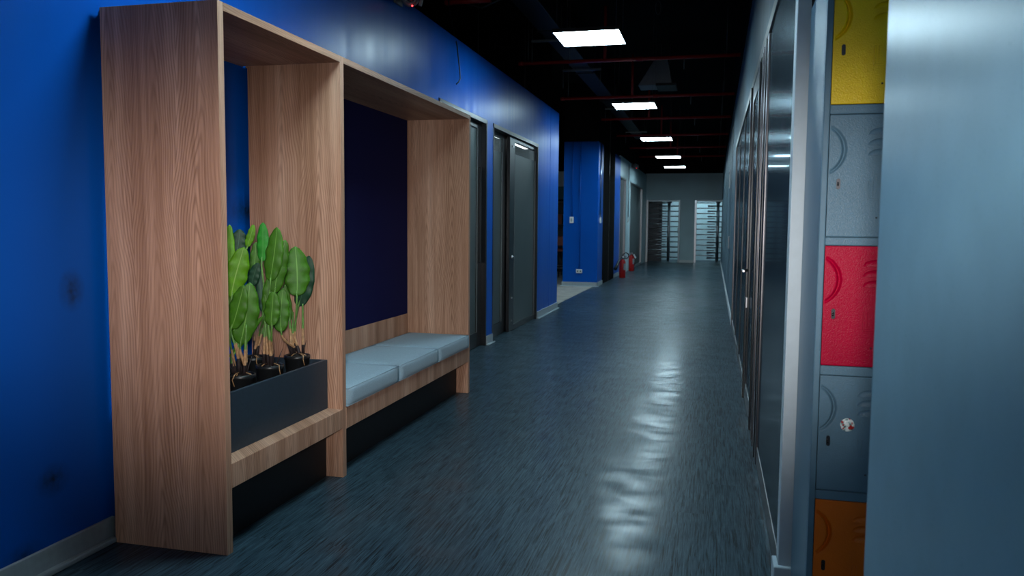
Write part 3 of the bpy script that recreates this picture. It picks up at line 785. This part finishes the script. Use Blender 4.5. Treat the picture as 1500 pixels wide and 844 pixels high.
def door_sheet(x0, x1, z0, z1, y):
    # pressed steel front: half moon pull recess on the left edge
    bm = bmesh.new(); xs = []; NX, NZ = 96, 104
    zc = z0 + (z1-z0)*.715; R = .0745; cx = x0 + .005 + .044 - R
    g = []
    for j in range(NZ+1):
        row = []
        for i in range(NX+1):
            fx = i/NX; x = x0 + (x1-x0)*(fx**1.5); z = z0 + (z1-z0)*j/NZ
            d = 0
            if x > x0+.004:
                r = math.hypot(x-cx, z-zc); e = (R-r)   # inside when > 0
                if e > 0:
                    e2 = math.hypot(x-cx+.014, z-zc) - R
                    if e2 > 0: d = .016*min(1, e/.0035)*min(1, e2/.007)
            row.append(bm.verts.new((x, y+d, z)))
        g.append(row)
    for j in range(NZ):
        for i in range(NX):
            f = bm.faces.new((g[j][i], g[j][i+1], g[j+1][i+1], g[j+1][i])); f.smooth = True
    # rim and back
    loop = [g[0][i] for i in range(NX+1)] + [g[j][NX] for j in range(1, NZ+1)] + [g[NZ][i] for i in range(NX-1, -1, -1)] + [g[j][0] for j in range(NZ-1, 0, -1)]
    back = [bm.verts.new((v.co.x, y+.017, v.co.z)) for v in loop]; n = len(loop)
    for i in range(n): bm.faces.new((loop[i], back[i], back[(i+1)%n], loop[(i+1)%n]))
    m = MB(); m.bm.free(); m.bm = bm
    return m
for i, (z0, z1) in enumerate(BANDS):
    mat = M[cols[i]]; y = LY0
    d = door_sheet(DX0, DX1, z0, z1, y).build('locker_door', mat, lk); d['label'] = dl[i]
    zc = z0 + (z1-z0)*.44
    # lock slot with hasp
    lz = z0 + (z1-z0)*.435
    MB().prism([(.348-.0055*abs(math.cos(a))*math.copysign(1, math.cos(a)), lz+.010*math.copysign(1, math.sin(a))+.0055*math.sin(a)) for a in [k*2*PI/16+.01 for k in range(16)]], 1, y-.0035, y+.004).build('lock', M['lockmetal'], d)
    if i != 4:
        MB().tube([(.3465, y-.003, lz+.004), (.3455, y-.014, lz+.003), (.3455, y-.014, lz-.004), (.3465, y-.003, lz-.005)], .0022, 8).build('hasp', M['lockmetal'], d)
    # three louvres
    for k in range(3):
        zl = z0 + (z1-z0)*(.665+.0 + k*.085); lm = MB(); n = 20; bmv = lm.bm
        xa, xb = .424, .534; prev = None; rows = []
        for a in range(n+1):
            q = a/n; xx = xa + (xb-xa)*q
            e = max(0, 1-(2*q-1)**8)**.5*min(1, .35+.65*math.sin(PI*q)**.5); row = []
            for b in range(7):
                th = b/6*PI/2
                row.append(bmv.verts.new((xx, y-.0105*e*math.cos(th)-.0002, zl + .021*e*math.sin(th))))
            rows.append(row)
        for a in range(n):
            for b in range(6):
                f = bmv.faces.new((rows[a][b], rows[a+1][b], rows[a+1][b+1], rows[a][b+1])); f.smooth = True
            f = None
        lm.build('louvre', mat, d)
    # card holder
    zt = z0 + (z1-z0)*.30; xa, xb = .430, .505
    hm = MB().box(xa, xb, y-.003, y+.001, zt, zt+.005).box(xa, xa+.005, y-.003, y+.001, zt+.005, zt+.056).box(xb-.005, xb, y-.003, y+.001, zt+.005, zt+.056)
    hm.box(xa+.012, xa+.0135, y-.002, y+.001, zt+.010, zt+.056)
    hm.build('card_holder', mat, d, .001)
    MB().lathe([(0,-.002),(.0025,-.0015),(.003,.001)], (.455, y, zt-.05), (0,1,0), 10).build('rivet', M['lockmetal'], d)
    if i == 1:
        s = MB().lathe([(0,-.0012),(.0195,-.0012),(.020,-.0006),(.020,.001)], (.400, y, .717), (0,1,0), 32).build('sticker', M['sticker'], d); s['label'] = 'round printed sticker'

# plain steel cabinet close to the viewer
cb = thing('steel_cabinet', (.6, 1.0, 0), 'tall smooth blue grey steel cabinet standing closest at the right edge', 'cabinet')
cbody = MB().box(.302, .86, .30, 1.655, .05, 2.35).build('body', M['cabinet'], cb, .012, 4)
MB().box(.32, .85, .32, 1.63, 0, .05).build('plinth', M['plinth'], cb)

# ------------------------------------------------------------------ fire extinguishers
def extinguisher(loc, label, co2):
    x, y, z = loc
    t = thing('fire_extinguisher', loc, label, 'fire extinguisher', 'fire extinguishers by the grey wall')
    MB().lathe([(0,0),(.075,0),(.082,.01),(.082,.37),(.078,.405),(.060,.44),(.03,.458),(.028,.48),(0,.48)], loc, seg=24).build('cylinder', M['extred'], t)
    MB().lathe([(.032,.47),(.034,.52),(.024,.53),(0,.53)], loc, seg=16).build('valve', M['steel'], t)
    MB().box(x-.012, x+.10, y-.012, y+.012, .535, .548).box(x+.0, x+.10, y-.010, y+.010, .500, .512).build('handle', M['blackmetal'], t, .003)
    lb = MB(); prev = None
    for q in range(7):
        a = -1.1 + q*.13; pr = [lb.bm.verts.new((x+.0832*math.cos(a), y+.0832*math.sin(a), h)) for h in (.20, .36)]
        if prev: lb.bm.faces.new((prev[0], pr[0], pr[1], prev[1]))
        prev = pr
    lb.build('paper_label', M['skirt'], t)
    if co2:
        a = [(x-.02, y-.03, .51), (x+.03, y-.06, .60), (x+.09, y-.07, .635), (x+.15, y-.05, .60), (x+.16, y-.03, .54), (x+.11, y-.09, .48), (x+.02, y-.13, .50), (x-.03, y-.14, .51)]
        MB().tube(a, .012, 8).build('hose', M['hose'], t)
        MB().tube([(x-.02, y-.14, .52), (x-.045, y-.26, .46), (x-.08, y-.50, .33), (x-.10, y-.66, .25)], [.016, .026, .034, .042], 12).build('horn', M['hose'], t)
    else:
        MB().tube([(x+.03, y-.02, .50), (x+.10, y-.03, .46), (x+.105, y-.03, .30), (x+.09, y-.03, .16)], .010, 8).build('hose', M['hose'], t)
        MB().prism([(x+.055, .47), (x+.085, .50), (x+.15, .39), (x+.115, .37)], 1, y-.085, y-.082).build('tag', M['plastic'], t)
    return t
extinguisher((-2.21, 20.3, 0), 'nearer red extinguisher with black hose loop and slanting horn', True)
extinguisher((-2.295, 23.46, 0), 'red extinguisher farther back with a white tag hanging from it', False)

# ------------------------------------------------------------------ turnstiles
def turnstile(x0, x1, rot, label):
    t = thing('full_height_turnstile', ((x0+x1)/2, YEND, 0), label, 'turnstile', 'full height turnstiles in the end wall')
    ya, yb = YEND-.02, YEND+.12
    MB().box(x0, x0+.075, ya, yb, 0, 2.25).build('post', M['steel'], t, .006)
    MB().box(x1-.06, x1, ya, yb, 0, 2.25).build('post', M['darksteel'], t, .006)
    MB().box(x0+.075, x1-.06, ya, yb, 2.19, 2.25).build('header', M['darksteel'], t, .006)
    MB().box(x1-.075, x1-.055, ya-.01, ya+.03, 1.05, 1.25).build('card_reader', M['blackmetal'], t, .004)
    ry = YEND+.62; f = ry/(YEND+.05)
    rx = rot*f - .0
    MB().lathe([(.055,0.02),(.055,2.24)], (rx, ry, 0), seg=16).build('rotor_column', M['steel'], t)
    MB().lathe([(.09,2.16),(.09,2.26)], (rx, ry, 0), seg=16).build('top_bearing', M['darksteel'], t)
    MB().box(x0+.07, x1+.2, ry-.25, ry+.25, 2.26, 2.34).build('canopy', M['darksteel'], t, .006)
    bar = None; z0 = .264; dz = (1.958-.264)/9
    xs = rot - .10
    for k in range(-1, 10):
        z = z0 + dz*(k+1) - dz*0
        if bar is None:
            MB().tube([(x0+.07, YEND+.06, z0), (xs, YEND+.06, z0)], .019, 10).build('static_bar', M['steel'], t)
            bar = COL.objects[-1]
        else:
            c = bar.copy(); COL.objects.link(c); c.location.z = (k+1)*dz
    arms = []
    for a in (122, 238, 2):
        d = Vector((math.cos(math.radians(a)), -math.sin(math.radians(a)), 0)); p = Vector((rx, ry, .165))
        o = MB().tube([p, p + d*.66, p + d*.67], [.021, .021, .012], 10).build('rotor_arm', M['darksteel'], t)
        for k in range(1, 11):
            c = o.copy(); COL.objects.link(c); c.location.z = k*dz
    return t
turnstile(T1X[0]+.005, T1X[1], -1.59, 'full height steel turnstile with a dark panel behind, beside the grey left wall')
turnstile(T2X[0], T2X[1], .125, 'full height steel turnstile partly hidden by the right wall')

# ------------------------------------------------------------------ open side area seen through the gap
struct(B('wall_side_far', (-9, -2.53, 23.0, 23.1, 0, SLAB), M['black']))
struct(B('trim_9', (-9, -2.6, 22.97, 23.0, 2.05, 2.42), M['teal']))
struct(B('trim_20', (-9, -2.6, 22.97, 23.0, 2.42, 2.85), M['grey']))
t = thing('display_shelf', (-4.05, 22.3, 0), 'dark shelf unit seen in the gap left of the blue column', 'shelf')
for x in (-4.75, -3.55): MB().box(x, x+.03, 22.0, 22.4, 0, 1.98).build('side_panel', M['darkwood'], t)
for z in (.08, .7, 1.3, 1.95): MB().box(-4.72, -3.55, 22.0, 22.4, z, z+.03).build('shelf_board', M['darkwood'], t)
MB().box(-4.75, -3.52, 22.4, 22.42, 0, 1.98).build('back_panel', M['darkwood'], t)
for i, (x, w, z, h, mt, lab) in enumerate(((-4.32, .22, 1.33, .28, 'rust', 'rust red box on the upper board of the dark shelf'), (-4.0, .16, 1.33, .18, 'skirt', 'grey box on the upper board of the dark shelf'))):
    b = thing('storage_box', (x, 22.2, z), lab, 'box', 'boxes on the dark shelf')
    MB().box(x, x+w, 22.05, 22.3, z, z+h*.8).build('box_body', M[mt], b, .004); MB().box(x-.004, x+w+.004, 22.046, 22.304, z+h*.8, z+h).build('lid', M[mt], b, .004)
t = thing('bar_table', (-3.75, 20.2, 0), 'tall white topped table seen in the gap left of the blue column', 'table')
MB().box(-4.25, -3.30, 19.9, 20.5, .95, .985).build('table_top', M['plastic'], t, .008)
for x in (-4.15, -3.42):
    for y in (19.98, 20.42): MB().tube([(x, y, 0), (x, y, .95)], .02, 8).build('leg', M['blackmetal'], t)
for i, (x, y, lab) in enumerate(((-3.62, 19.6, 'dark bar stool with rust seat in front of the white table'), (-3.95, 20.8, 'dark bar stool with rust seat behind the white table'))):
    s = thing('bar_stool', (x, y, 0), lab, 'stool', 'bar stools in the side area')
    MB().lathe([(0,0),(.17,0),(.18,.02),(.17,.05),(0,.055)], (x, y, .66), seg=20).build('seat', M['rust'], s)
    for a in range(4):
        dx, dy = math.cos(a*PI/2+.7), math.sin(a*PI/2+.7)
        MB().tube([(x+.11*dx, y+.11*dy, .66), (x+.19*dx, y+.19*dy, 0)], .014, 8).build('leg', M['blackmetal'], s)
    MB().tube([(x+.165*math.cos(q*2*PI/16), y+.165*math.sin(q*2*PI/16), .25) for q in range(17)], .009, 6).build('foot_ring', M['steel'], s)
    MB().prism([(x-.15, .80), (x+.15, .80), (x+.17, 1.02), (x-.17, 1.02)], 1, y+.15, y+.175).build('backrest', M['rust'], s, .008)
    for sx in (-.1, .1): MB().tube([(x+sx, y+.14, .68), (x+sx, y+.165, .82)], .011, 6).build('back_support', M['blackmetal'], s)

# ------------------------------------------------------------------ unseen window and weak fill light, both added behind the viewer
win = thing('added_window', (-1.0, -3.4, 1.0), None, None); win['kind'] = 'structure'
m = MB()
for a in ((-2.0,-1.94,.9,2.3),(-.06,0,.9,2.3),(-1.94,-.06,.9,.96),(-1.94,-.06,2.24,2.3),(-1.02,-.98,.96,2.24)): m.box(a[0], a[1], -3.41, -3.36, a[2], a[3])
m.build('window_frame', M['blackmetal'], win, .004)
MB().box(-1.94, -.06, -3.405, -3.395, .96, 2.24).build('pane', M['glass'], win)
la = bpy.data.lights.new('added_fill_light', 'AREA'); la.shape = 'RECTANGLE'; la.size = 1.86; la.size_y = 1.26
la.energy = 8; la.color = (.86, .94, 1.0); la.spread = math.radians(100)
lo = bpy.data.objects.new('added_fill_light', la); COL.objects.link(lo)
lo.location = (-1.0, -3.34, 1.6); lo.rotation_euler = (PI/2, 0, 0)

# flash lamp standing where the viewer stands: soft wide beam down the corridor
sl = bpy.data.lights.new('spot_lamp', 'SPOT'); sl.energy = 370; sl.color = (1.0, .96, .93); sl.spot_size = math.radians(88); sl.spot_blend = 1.0; sl.shadow_soft_size = .12
so_ = bpy.data.objects.new('spot_lamp', sl); COL.objects.link(so_)
so_.location = (0, -.07, 1.47); so_.rotation_euler = (math.radians(90-6), 0, math.radians(17)); so_.scale = (1, .36, 1)

# ------------------------------------------------------------------ world, camera, view
w = bpy.data.worlds.new('World'); bpy.context.scene.world = w; w.use_nodes = True
w.node_tree.nodes['Background'].inputs[0].default_value = (.5, .7, 1, 1); w.node_tree.nodes['Background'].inputs[1].default_value = .01
yaw, pitch, roll, fpx = .24475876, .07818391, .0086689, 1177.7248
f = Vector((-math.sin(yaw)*math.cos(pitch), math.cos(yaw)*math.cos(pitch), -math.sin(pitch)))
r = Vector((math.cos(yaw), math.sin(yaw), 0)); u = r.cross(f)
r2 = r*math.cos(roll) + u*math.sin(roll); u2 = u*math.cos(roll) - r*math.sin(roll)
cam = bpy.data.cameras.new('camera'); co = bpy.data.objects.new('camera', cam); COL.objects.link(co)
mt = Matrix((r2, u2, -f)).transposed().to_4x4(); mt.translation = (0, 0, 1.3); co.matrix_world = mt
cam.sensor_width = 36; cam.sensor_fit = 'HORIZONTAL'; cam.lens = fpx/1500*36
cam.dof.use_dof = True; cam.dof.focus_distance = 4.2; cam.dof.aperture_fstop = 4.5
cam.clip_start = .05
s = bpy.context.scene; s.camera = co
s.view_settings.view_transform = 'Standard'; s.view_settings.look = 'None'; s.view_settings.gamma = 1
s.view_settings.exposure = 0.0
s.cycles.use_denoising = True
s.cycles.max_bounces = 8; s.cycles.sample_clamp_indirect = 6
for o in COL.objects:
    if '_o' in o: del o['_o']
